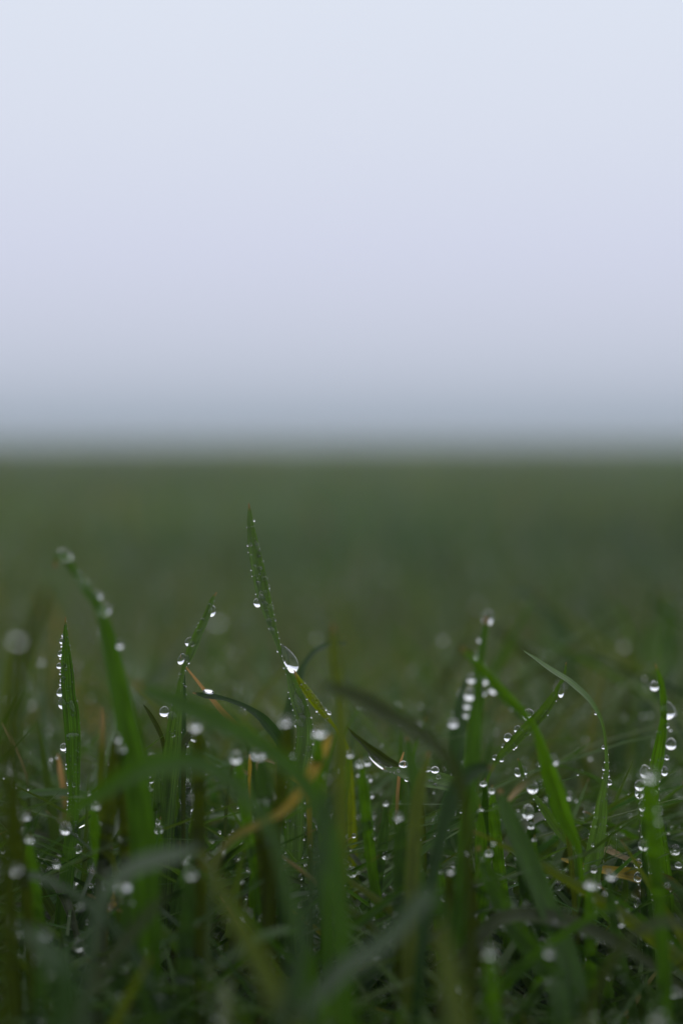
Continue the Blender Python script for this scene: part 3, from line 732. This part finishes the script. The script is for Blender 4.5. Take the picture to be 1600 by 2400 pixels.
# ---- soft drops on own blades, some put in for glare and leaf sheen
GLINTS = [  # x, y, rx, ry, depth, words
    (605, 1770, 17, 11, 0.52, 'bright oval drop above the curled tan leaf'),
    (553, 1776, 13, 13, 0.53, 'pale round drop left of the curled tan leaf'),
    (614, 1882, 13, 11, 0.53, 'bright round drop right of the thin gold stem'),
    (648, 1946, 8, 11, 0.56, 'leaning bright drop over the level dark leaf'),
    (751, 1716, 14, 12, 0.51, 'soft white drop right of the tallest blade'),
    (668, 1688, 13, 14, 0.50, 'dim grey drop left of the tallest blade stem'),
    (458, 1700, 14, 13, 0.50, 'dim greenish drop right of the slender blade'),
    (667, 1832, 8, 8, 0.62, 'small white drop beside the golden blur'),
    (843, 1790, 10, 10, 0.55, 'soft round drop left of the white water streak'),
    (820, 1768, 7, 9, 0.55, 'tall soft drop by the keeled blade foot'),
    (972, 1929, 13, 9, 0.54, 'bright oval drop low in the middle of the clump'),
    (933, 1912, 11, 11, 0.53, 'dim drop just left of the bright oval one low in the middle'),
    (904, 1884, 7, 6, 0.57, 'small white drop under the yellow pair'),
    (950, 1973, 9, 7, 0.57, 'white drop above the short wet leaf'),
    (1132, 1838, 8, 7, 0.58, 'white bottomed drop under the crossing blade tail'),
    (1152, 1854, 8, 7, 0.57, 'soft drop just right of the white bottomed one'),
    (1127, 1899, 6, 6, 0.57, 'small soft drop below the crossing blade tail'),
    (1244, 1936, 9, 8, 0.57, 'white drop under the V shaped glare'),
    (1237, 1903, 15, 16, 0.57, 'large wet V shaped glare left of the narrow leaf'),  # water drop put in for the glare
    (1222, 1960, 8, 10, 0.56, 'leaning soft drop low beside the V shaped glare'),
    (1288, 1975, 11, 11, 0.68, 'dim round drop behind the narrow leaf foot'),
    (1251, 1970, 6, 6, 0.57, 'small greenish drop below the V shaped glare'),
    (1523, 1815, 15, 17, 0.48, 'pale blurred blob in front of the right border blade'),
    (1433, 2055, 12, 8, 0.53, 'bright smear over the golden withered leaf'),
    (1385, 2075, 16, 9, 0.52, 'grey white glare on the level blade at right'),  # water drop put in for glare off the blade
    (288, 2080, 20, 10, 0.50, 'wide pale drop under the grey lying blade'),
    (30, 2037, 19, 16, 0.49, 'dim round drop at the left border'),
    (22, 1800, 16, 17, 0.48, 'dim greenish round drop at the left border'),
    (68, 1971, 10, 10, 0.53, 'soft drop near the left border'),
    (64, 1918, 9, 9, 0.54, 'faint soft drop over another near the left border'),
    (274, 1730, 10, 10, 0.52, 'faint drop, upper of two beside the drooping blade'),
    (284, 1756, 9, 9, 0.52, 'faint drop, lower of two beside the drooping blade'),
    (225, 1890, 8, 8, 0.54, 'soft drop where the olive stalk crosses the slanting leaf'),
    (370, 1927, 6, 6, 0.58, 'small round drop under the glassy wet blade'),
    (448, 2049, 14, 12, 0.50, 'soft oblong drop left of the wet patch'),
    (590, 2063, 6, 7, 0.57, 'bright small drop beside the dark centre stem'),
    (562, 2065, 9, 7, 0.56, 'soft drop left of the bright small one'),
    (598, 2017, 7, 7, 0.56, 'soft drop over the dark centre stem'),
    (611, 2153, 7, 7, 0.56, 'soft drop low on the dark centre stem'),
    (423, 2166, 9, 8, 0.57, 'white drop low at the left of the yellow front blade'),
    (447, 2300, 8, 9, 0.57, 'lone drop low left of the yellow front blade'),
    (337, 2358, 10, 9, 0.59, 'clear drop near the bottom edge at left'),
    (735, 2355, 8, 6, 0.58, 'clear drop low right of the stem foot'),
    (760, 2315, 17, 15, 0.44, 'large pale blurred blob low in the middle'),  # water drop put in for a patch of leaf sheen
    (855, 2302, 11, 12, 0.55, 'bright double drop low in the middle'),
    (808, 2336, 9, 8, 0.56, 'white drop near the bottom edge in the middle'),
    (1157, 2320, 13, 11, 0.56, 'bright drop low right of the yellow front blade'),
    (1055, 2040, 10, 9, 0.53, 'dim greenish drop in the dark middle hollow'),
    (1022, 2007, 8, 7, 0.56, 'small white drop over the dark middle hollow'),
    (1095, 2000, 10, 8, 0.53, 'soft white drop right of the dark middle hollow'),
    (1145, 2000, 10, 8, 0.56, 'white drop on the shadowed diagonal blade'),
    (908, 2162, 8, 6, 0.58, 'white drop left of the grey knotted stem'),
    (938, 2173, 9, 8, 0.52, 'pale drop on the grey knotted stem'),
    (883, 2017, 7, 9, 0.59, 'clear drop on the glassy middle leaf'),
    (1427, 2290, 9, 8, 0.56, 'white drop in the lower right hollow'),
    (1555, 2273, 11, 9, 0.55, 'bright bent drop at the lower right border'),
    (1548, 2235, 14, 13, 0.68, 'dim grey drop behind the lower right border'),
    (1580, 2325, 16, 12, 0.53, 'soft oval drop at the lower right corner'),
    (1330, 2198, 11, 9, 0.53, 'pale drop in the right hand tangle'),
    (1299, 2105, 4, 5, 0.59, 'tiny drop on the wet blade above the dark hollow'),
    (1363, 2098, 6, 6, 0.57, 'small drop at the edge of the dark hollow'),
    (1150, 2230, 14, 14, 0.46, 'large dim greenish blob right of the knot'),  # leaf sheen here, shaped as a water drop
    (100, 2190, 14, 9, 0.46, 'dim pale smear left of the silvery corner blade'),
    (510, 1455, 9, 9, 1.05, 'very faint grey disc right of the slender blade tip'),
    (800, 2010, 12, 10, 0.68, 'faint drop behind the front wide blade'),
]
for x, y, rx, ry, d, words in GLINTS:
    sd = random.Random(words)
    lean = sd.uniform(-0.5, 0.5)
    side = sd.choice((-1, 1))
    wv = sd.uniform(20, 34) * 0.6 / d
    n = 26
    P, w = [], []
    for i in range(n):
        t = i / (n - 1)
        yy = y - ry * 1.2 - 6 + t * 330
        xx = x + side * (rx * 0.4) + lean * 120 * t ** 1.4 - lean * 8
        P.append(at(xx, yy, d + 0.004 + 0.03 * t * sd.uniform(0.9, 1.1)))
        w.append((wv * min(1, (t * 4.2) ** 0.8) + 1) / F * d)
    P, w = grounded(P, w)
    th = math.radians(sd.uniform(-45, 45))
    o, fr = ribbon('grass_blade', M[sd.choice(['green', 'deep', 'green', 'olive', 'blue'])], P, w, [th] * len(P), 0.2, 0.25, across=7)
    tag(o, f'blade carrying the {words}', 'grass blade', 'blurred blades carrying drops')
    c = at(x, y, d)
    ob = drop(c, rx / F * d, ry / F * d, sd.choice(['sag', 'sag', 'tear', 'dome']) if ry >= rx else 'bead', sd.uniform(-15, 15))
    for k in range(sd.randint(3, 8)):
        i = min(n - 1, int(sd.uniform(0.03, 0.6) * n))
        p, Wd, N, wi, T = fr[i]
        q = sd.choice((-1, 1, 0.5, -0.5))
        TINY.append((p + Wd * (q * wi * 0.52) + N * 0.0001, sd.uniform(0.15, 0.5) * rx / F * d))
    tag(ob, words, 'dew drop', 'dew drops on the grass blades')

# ------------------------------------------------- filler blades of the near clump
sd0 = random.Random(21)
FILL = {
    'slant': ('plain green leaf leaning well over in the low tangle', 'leaning leaves of the low tangle'),
    'bent': ('bent leaf arching over among the sharp blades of the tangle', 'bent leaves of the tangle'),
    'bow': ('very blurred bent leaf arching over close to the lens', 'blurred bent leaves close to the lens'),
    'front': ('soft out-of-focus green blade close to the lens in the lower tangle', 'blurred front blades of the lower tangle'),
    'focus': ('dark plain blade deep among the sharp ones of the lower tangle', 'plain blades deep in the tangle'),
    'tuft': ('very blurred blade of the soft tufts standing behind the sharp grass', 'blurred background tufts'),
    'back': ('softly blurred plain blade just behind the sharp ones', 'blurred blades behind the sharp ones'),
}


def filler(zone, d, x_px, tip_px, seed, mats, wide=1.0, slant=False):
    sd = random.Random(seed)
    tip = at(x_px, tip_px, d)
    h = tip.z
    az = sd.uniform(0, 6.283)
    reach = h * abs(sd.gauss(0.75, 0.5))
    bend = sd.uniform(1.2, 2.6)
    if slant:                                     # a leaf leaning well over to one side
        az = sd.choice((0, math.pi)) + sd.gauss(0, 0.35)
        reach = h * sd.uniform(0.45, 1.5)
        bend = sd.uniform(0.9, 1.7)
    n = 22
    P, w = [], []
    wd = sd.uniform(0.0020, 0.0042) * wide
    droop = sd.uniform(0.0, 0.35) if sd.random() < 0.4 else 0
    root = Vector((tip.x - math.cos(az) * reach, tip.y - math.sin(az) * reach * 0.6, 0))
    for i in range(n):
        t = i / (n - 1)
        s = 1 - t                                     # height share
        k = s ** bend
        z = h * (s * (1 + droop) - droop * s ** 3)
        P.append(Vector((root.x + (tip.x - root.x) * k, root.y + (tip.y - root.y) * k, z - 0.002 * t)))
        w.append(wd * min(1, (t * 2.6 + 0.02) ** 0.75) * (1 - 0.25 * t))
    a = sd.uniform(0, 3.14)
    view = Vector((math.sin(a), math.cos(a), -0.25)).normalized()
    tw = sd.uniform(-0.9, 0.9)
    o, fr = ribbon('grass_blade', M[sd.choice(mats)], P, w, [tw * i / n for i in range(n)], 0, sd.uniform(0.15, 0.4), across=5, view=view)
    lab, grp = FILL[zone]
    tag(o, lab, 'grass blade', grp)
    return fr




def arch(zone, d, x_px, top_px, seed, mats):
    """a leaf that rises, bends over and hangs, its upper face to the sky"""
    sd = random.Random(seed)
    apex = at(x_px, top_px, d)
    h = max(0.02, apex.z)
    az = sd.uniform(0, 6.283)
    reach = h * sd.uniform(0.6, 1.6)
    fall = sd.uniform(0.05, 0.6)
    k = sd.uniform(0.45, 0.62)                        # where along the leaf the apex is
    n = 26
    wd = sd.uniform(0.0024, 0.0048)
    P, w = [], []
    for i in range(n):
        t = i / (n - 1)                               # 0 tip, 1 root
        s = 1 - t
        z = h * (1 - ((k - s) / k) ** 2) if s < k else h * (1 - fall * ((s - k) / (1 - k)) ** 2)
        f = s ** 1.5 - k ** 1.5
        P.append(Vector((apex.x + math.cos(az) * reach * f, apex.y + math.sin(az) * reach * f * 0.7, z - 0.003 * t * t)))
        w.append(wd * min(1, (t * 2.6 + 0.02) ** 0.75) * (1 - 0.2 * t))
    v = Vector((sd.gauss(0, 0.25), 0.55 + sd.gauss(0, 0.25), -1)).normalized()
    tw = sd.uniform(-0.6, 0.6)
    o, fr = ribbon('grass_blade', M[sd.choice(mats)], P, w, [tw * i / n for i in range(n)], 0, sd.uniform(0.2, 0.45), across=5, view=v)
    lab, grp = FILL[zone]
    tag(o, lab, 'grass blade', grp)
    return fr


frames = []
for i in range(36):
    frames.append(arch('bent', sd0.uniform(0.605, 0.70), sd0.uniform(-40, 1640), sd0.triangular(1790, 2250, 1930), f'bent{i}', ['green', 'lit', 'deep', 'olive', 'green', 'blue']))
for i in range(6):
    frames.append(arch('bow', sd0.uniform(0.45, 0.53), sd0.uniform(-40, 1640), sd0.uniform(1960, 2330), f'bow{i}', ['green', 'deep', 'blue', 'yellow', 'olive']))
MIX = ['green', 'green', 'deep', 'olive', 'blue', 'deep', 'browntip', 'yellow', 'green', 'olive']
sd = random.Random(5)
for i in range(7):
    filler('front', sd.uniform(0.43, 0.53), sd.uniform(-80, 1680), sd.uniform(2050, 2400), f'front{i}', ['green', 'yellow', 'olive', 'deep', 'yellow', 'green'])
for i in range(46):
    frames.append(filler('focus', sd.uniform(0.607, 0.65), sd.uniform(-40, 1640), sd.triangular(1780, 2350, 1980), f'focus{i}', ['deep', 'green', 'lit', 'olive', 'blue', 'lit']))
for i in range(58):
    frames.append(filler('back', sd.uniform(0.64, 0.92), sd.uniform(-80, 1680), sd.triangular(1580, 2100, 1780), f'back{i}', MIX))
for i in range(52):
    frames.append(filler('slant', sd.uniform(0.53, 0.625), sd.uniform(-60, 1660), sd.triangular(1840, 2330, 2060), f'slant{i}',
                         ['green', 'lit', 'deep', 'green', 'blue', 'yellow', 'lit', 'browntip'], 1.0, True))
for i in range(42):
    x = sd.uniform(1080, 1680) if i < 34 else sd.uniform(-60, 1080)
    frames.append(filler('tuft', sd.uniform(0.78, 1.15), x, sd.uniform(1370, 1640) + (0 if i < 34 else 60), f'tuft{i}', ['green', 'olive', 'yellow', 'blue', 'deep', 'green'], 1.6))
for fr in frames:
    d_ = px_of(fr[0][0])[2]
    for k in range(0 if d_ > 0.76 else sd.choice((2, 6, 12, 20))):
        i = min(len(fr) - 1, int(sd.uniform(0.02, 0.7) * len(fr)))
        p, Wd, N, wi, T = fr[i]
        s = sd.choice((-1, 1))
        TINY.append((p + Wd * (s * wi * 0.5), sd.uniform(0.0009, 0.0015) if sd.random() < 0.13 else sd.uniform(0.00018, 0.0006)))

# ------------------------------------------------------- the field: uncountable grass
HALF = SENSOR / LENS / 2


def field(n, d0, d1, hmin, hmax, wmin, wmax, seg, side, bright=1.0, under=False):
    """arrays of blades standing between d0 and d1 metres in a wedge wider than the view"""
    u = rng.random(n)
    lo, hi = d0, d1
    # density proportional to wedge width
    a = HALF * 1.3
    c = side
    A = lambda x: a * x * x / 2 + c * x
    target = A(lo) + u * (A(hi) - A(lo))
    y = (-c + np.sqrt(c * c + 2 * a * target)) / a
    x = (rng.random(n) * 2 - 1) * (a * y + c)
    if under == 'low':
        x = (rng.random(n) * 2 - 1) * 0.3
        y = d0 + (d1 - d0) * rng.random(n)
    elif under:                                     # all round and below the camera, kept under its view
        x = (rng.random(n) * 2 - 1) * 0.75
        y = d0 + (d1 - d0) * rng.random(n)
    cl = 0.5 + 0.5 * np.sin(x * 9 + np.sin(y * 5) * 2) * np.sin(y * 7 + 1.3 * np.sin(x * 4))
    h = (hmin + (hmax - hmin) * rng.random(n) ** 1.3) * (0.82 + 0.3 * cl)
    if under is True:
        inside = (np.abs(x) < 0.05 + 0.2 * np.maximum(y, 0)) & (y > -0.12)
        h = np.where(inside, np.minimum(h, np.maximum(0.025, 0.168 - 0.242 * np.maximum(y, 0) - 0.025 * rng.random(n))), h)
    if under == 'low':
        h = np.where(y < 0.605, np.minimum(h, 0.03 + 0.034 * rng.random(n)), h)
    az = rng.random(n) * 6.2832
    reach = h * np.abs(rng.normal(1.15 if under == 'low' else 0.4, 0.6 if under == 'low' else 0.4, n))
    wd = wmin + (wmax - wmin) * rng.random(n)
    fa = rng.random(n) * 6.2832
    droop = np.where(rng.random(n) < 0.5, rng.random(n) * 0.5, 0)
    t = np.linspace(0, 1, seg + 1)[None, :]
    s = t                                                   # 0 root, 1 tip
    px = x[:, None] + np.cos(az)[:, None] * reach[:, None] * s ** 1.8
    py = y[:, None] + np.sin(az)[:, None] * reach[:, None] * s ** 1.8
    pz = h[:, None] * (s * (1 + droop[:, None]) - droop[:, None] * s ** 3) - 0.004 * (1 - s)
    ww = wd[:, None] * np.minimum(1, (1 - s) * 2.4 + 0.02) ** 0.75 * 0.5
    fx, fy = np.cos(fa)[:, None] * ww, np.sin(fa)[:, None] * ww
    L = np.stack([px - fx, py - fy, pz + ww * 0.3], -1)
    R = np.stack([px + fx, py + fy, pz + ww * 0.3], -1)
    C = np.stack([px, py, pz], -1)
    V = np.stack([L, C, R], 2)                              # n, seg+1, 3, 3
    k = seg + 1
    base = (np.arange(n) * k * 3)[:, None, None]
    i = np.arange(seg)[None, :, None]
    j = np.arange(2)[None, None, :]
    q = base + i * 3 + j
    Q = np.stack([q, q + 1, q + 4, q + 3], -1).reshape(-1, 4)
    uu = np.broadcast_to(np.array([0, .5, 1])[None, None, :], (n, k, 3))
    vv = np.broadcast_to((1 - t)[:, :, None], (n, k, 3))
    UV = np.stack([uu + 0, vv], -1).reshape(-1, 2)
    hue = np.clip(rng.random(n) * 0.6 + 0.4 * (0.5 + 0.5 * np.sin(x * 3.1 + 2 * np.sin(y * 0.9)) * np.sin(y * 1.7 + np.sin(x * 2.3))), 0, 1)
    patch = 0.5 + 0.5 * np.sin(x * 2.3 + 1.7 * np.sin(y * 1.1)) * np.sin(y * 2.1 / (1 + 0.12 * y) + np.sin(x * 1.4))
    bright = bright * (0.68 + 0.64 * patch[:, None])
    tint = np.stack([0.8 + 0.55 * hue + 0.2 * (rng.random(n) - .5), 0.85 + 0.3 * rng.random(n), 0.6 + 1.5 * (1 - hue) * rng.random(n), np.ones(n)], -1)
    dry = rng.random(n) < 0.008
    tint[dry, 0] *= 3.5
    tint[dry, 1] *= 1.5
    tint[:, :3] *= bright
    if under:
        tint[:, :3] *= np.array([0.48, 0.72, 0.22]) if under == 'low' else np.array([0.22, 0.30, 0.10])  # shade of the gaps painted in: the deep grass is tinted darker
    TI = np.repeat(tint, k * 3, axis=0)
    return V.reshape(-1, 3), Q, UV, TI, (x, y, h, az, reach, droop)


def merge(parts):
    vs, qs, uvs, tis, off = [], [], [], [], 0
    for V, Q, UV, TI, _ in parts:
        vs.append(V)
        qs.append(Q + off)
        uvs.append(UV)
        tis.append(TI)
        off += len(V)
    return np.vstack(vs), np.vstack(qs), np.vstack(uvs), np.vstack(tis)


def mesh_np(name, V, Q, UV=None, TI=None):
    me = bpy.data.meshes.new(name)
    me.vertices.add(len(V))
    me.vertices.foreach_set('co', V.astype(np.float32).ravel())
    m = Q.shape[1]
    me.loops.add(Q.size)
    me.loops.foreach_set('vertex_index', Q.astype(np.int32).ravel())
    me.polygons.add(len(Q))
    me.polygons.foreach_set('loop_start', (np.arange(len(Q)) * m).astype(np.int32))
    me.polygons.foreach_set('loop_total', np.full(len(Q), m, np.int32))
    me.update(calc_edges=True)
    me.polygons.foreach_set('use_smooth', np.ones(len(Q), bool))
    if UV is not None:
        uvl = me.uv_layers.new(name='UVMap')
        uvl.data.foreach_set('uv', UV[Q.ravel()].astype(np.float32).ravel())
    if TI is not None:
        a = me.color_attributes.new('tint', 'FLOAT_COLOR', 'POINT')
        a.data.foreach_set('color', TI.astype(np.float32).ravel())
    me.validate()
    return me


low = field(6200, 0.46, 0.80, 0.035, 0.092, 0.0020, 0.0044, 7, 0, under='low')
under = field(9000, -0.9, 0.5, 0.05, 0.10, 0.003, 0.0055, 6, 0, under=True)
near = field(4200, 0.72, 1.7, 0.055, 0.105, 0.003, 0.0055, 8, 0.22)
mid = field(16000, 1.6, 6.0, 0.06, 0.11, 0.0035, 0.006, 5, 0.6, 1.3)  # tint raised: light on the blade tops painted in
far = field(42000, 5.8, 30.0, 0.07, 0.115, 0.009, 0.018, 3, 1.5, 1.4)  # tint raised: lightening by haze and lit blade tops painted in
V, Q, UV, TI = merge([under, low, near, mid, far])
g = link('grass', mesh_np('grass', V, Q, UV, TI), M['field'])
tag(g, 'wet green grass of the open field running back into the fog', 'grass', kind='stuff')

# droplets too many to count: one object of little spheres
drops_on = [np.r_[a, b] for a, b in zip(near[4], low[4])]
x, y, h, az, reach, droop = drops_on
for i in range(len(x)):
    for k in range(int(rng.random() < 0.35) if i < len(near[4][0]) else int(rng.integers(0, 6))):
        s = 1 - abs(rng.normal(0, 0.25))
        r = float(rng.uniform(0.0003, 0.0009)) if i < len(near[4][0]) else float(rng.uniform(0.00013, 0.0005) if rng.random() < 0.94 else rng.uniform(0.0006, 0.0011))
        TINY.append((Vector((x[i] + math.cos(az[i]) * reach[i] * abs(s) ** 1.8, y[i] + math.sin(az[i]) * reach[i] * abs(s) ** 1.8,
                             h[i] * (s * (1 + droop[i]) - droop[i] * s ** 3) + r * 0.6)), r))
lat, lon = 7, 10
sp = [(0, 0, 1)]
for a in range(1, lat):
    for b in range(lon):
        th, ph = math.pi * a / lat, 2 * math.pi * b / lon
        sp.append((math.sin(th) * math.cos(ph), math.sin(th) * math.sin(ph), math.cos(th)))
sp.append((0, 0, -1))
sp = np.array(sp)
tri = []
for b in range(lon):
    tri.append((0, 1 + b, 1 + (b + 1) % lon))
    for a in range(lat - 2):
        p0, p1 = 1 + a * lon + b, 1 + a * lon + (b + 1) % lon
        tri += [(p0, p0 + lon, p1 + lon), (p0, p1 + lon, p1)]
    e = 1 + (lat - 2) * lon
    tri.append((len(sp) - 1, e + (b + 1) % lon, e + b))
tri = np.array(tri)
C = np.array([tuple(p) for p, r in TINY])
Rr = np.array([r for p, r in TINY])
V = (C[:, None, :] + sp[None] * Rr[:, None, None] * np.array([1, 1, 1.08])[None, None]).reshape(-1, 3)
T3 = (tri[None] + (np.arange(len(C)) * len(sp))[:, None, None]).reshape(-1, 3)
dd = link('dew', mesh_np('dew', V, T3), M['water'])
tag(dd, 'countless fine dew droplets scattered over all the grass', 'dew', kind='stuff')
print('tiny droplets', len(C), 'drops', N_DROP[0])

# ------------------------------------------------------------------ ground
bm = bmesh.new()
rings = [0, 0.4, 0.8, 1.2, 1.8, 3, 6, 12, 30, 80, 200, 600]
prev = None
for r in rings:
    if r == 0:
        cur = [bm.verts.new((0, 0, 0))]
    else:
        cur = [bm.verts.new((r * math.cos(2 * math.pi * k / 64), r * math.sin(2 * math.pi * k / 64), random.uniform(-0.003, 0.003) if r < 3 else 0)) for k in range(64)]
    if prev is not None:
        for k in range(64):
            if len(prev) == 1:
                bm.faces.new((prev[0], cur[k], cur[(k + 1) % 64]))
            else:
                bm.faces.new((prev[k], cur[k], cur[(k + 1) % 64], prev[(k + 1) % 64]))
    prev = cur
me = bpy.data.meshes.new('ground')
bm.to_mesh(me)
bm.free()
me.polygons.foreach_set('use_smooth', [True] * len(me.polygons))
tag(link('ground', me, M['soil']), 'level dark field soil under the wet grass', 'ground', kind='structure')

# -------------------------------------------------------------------- haze
HAZE = 0.012
if HAZE > 0:
    bm = bmesh.new()
    bmesh.ops.create_cube(bm, size=1)
    for v in bm.verts:
        v.co = Vector((v.co.x * 1240, v.co.y * 1240, -1.01 if v.co.z < 0 else 0.23))
    me = bpy.data.meshes.new('haze')
    bm.to_mesh(me)
    bm.free()
    m, nn, ll = new_mat('fog air')
    out = nn.new('ShaderNodeOutputMaterial')
    pv = nn.new('ShaderNodeVolumePrincipled')
    pv.inputs['Color'].default_value = (0.60, 0.64, 0.70, 1)
    pv.inputs['Density'].default_value = HAZE
    pv.inputs['Anisotropy'].default_value = 0.2
    ll.new(pv.outputs[0], out.inputs['Volume'])
    tag(link('haze', me, m), 'pale fog lying over the field', 'fog', kind='stuff')

# --------------------------------------------------------------- sky, light
world = bpy.data.worlds.new('World')
scene.world = world
world.use_nodes = True
nt = world.node_tree
nt.nodes.clear()
N_ = nt.nodes.new
out = N_('ShaderNodeOutputWorld')
bg = N_('ShaderNodeBackground')
bg.inputs['Strength'].default_value = 0.1
SUN_EL, SUN_AZ = math.radians(55), math.radians(200)
sky = N_('ShaderNodeTexSky')
sky.sky_type = 'NISHITA'
sky.sun_disc = False
sky.sun_elevation = SUN_EL
sky.sun_rotation = SUN_AZ
tc = N_('ShaderNodeTexCoord')
sx = N_('ShaderNodeSeparateXYZ')
nt.links.new(tc.outputs['Generated'], sx.inputs[0])
mx0 = N_('ShaderNodeMath')
mx0.operation = 'MAXIMUM'
mx0.inputs[1].default_value = 0
nt.links.new(sx.outputs[2], mx0.inputs[0])
pw = N_('ShaderNodeMath')
pw.operation = 'POWER'
pw.inputs[1].default_value = 0.5
nt.links.new(mx0.outputs[0], pw.inputs[0])
rp = N_('ShaderNodeValToRGB')


def lin(c):
    return tuple((v / 255 / 12.92 if v / 255 <= 0.04045 else ((v / 255 + 0.055) / 1.055) ** 2.4) for v in c)


stops = [(0.0, (138, 153, 166)), (0.098, (165, 177, 193)), (0.139, (181, 190, 207)), (0.183, (194, 201, 219)), (0.226, (203, 208, 227)),
         (0.279, (211, 215, 235)), (0.36, (220, 225, 240)), (0.428, (225, 231, 244)), (0.7, (240, 243, 250)), (1.0, (250, 251, 255))]
ZEN = {0.7: 1.15, 1.0: 1.65}                      # an overcast sky is brightest overhead
els = rp.color_ramp.elements
els[0].position, els[0].color = stops[0][0], (*lin(stops[0][1]), 1)
els[1].position, els[1].color = stops[-1][0], (*[v * ZEN[1.0] for v in lin(stops[-1][1])], 1)
for p, c in stops[1:-1]:
    e = els.new(p)
    e.color = (*[v * ZEN.get(p, 1) for v in lin(c)], 1)
nt.links.new(pw.outputs[0], rp.inputs[0])
sc = N_('ShaderNodeVectorMath')
sc.operation = 'SCALE'
sc.inputs['Scale'].default_value = 10.0
nt.links.new(rp.outputs[0], sc.inputs[0])
mixs = N_('ShaderNodeMix')
mixs.data_type = 'RGBA'
mixs.inputs[0].default_value = 0.06
nt.links.new(sc.outputs[0], mixs.inputs[6])
nt.links.new(sky.outputs[0], mixs.inputs[7])
nt.links.new(mixs.outputs[2], bg.inputs['Color'])
nt.links.new(bg.outputs[0], out.inputs[0])

sl = bpy.data.lights.new('sun', 'SUN')
sl.energy = 0.5
sl.angle = math.radians(110)
sl.color = (1.0, 0.97, 0.92)
so = bpy.data.objects.new('sun', sl)
COL.objects.link(so)
so.rotation_euler = (math.pi / 2 - SUN_EL, 0, math.pi - SUN_AZ + math.pi)

# ------------------------------------------------------------------ render
scene.view_settings.view_transform = 'Standard'
scene.view_settings.look = 'None'
scene.view_settings.exposure = 0
scene.view_settings.gamma = 1
cy = scene.cycles
cy.use_denoising = True
cy.max_bounces = 12
cy.transparent_max_bounces = 8
cy.transmission_bounces = 10
cy.glossy_bounces = 4
cy.diffuse_bounces = 4
cy.volume_bounces = 2
cy.sample_clamp_indirect = 6
cy.blur_glossy = 0.3
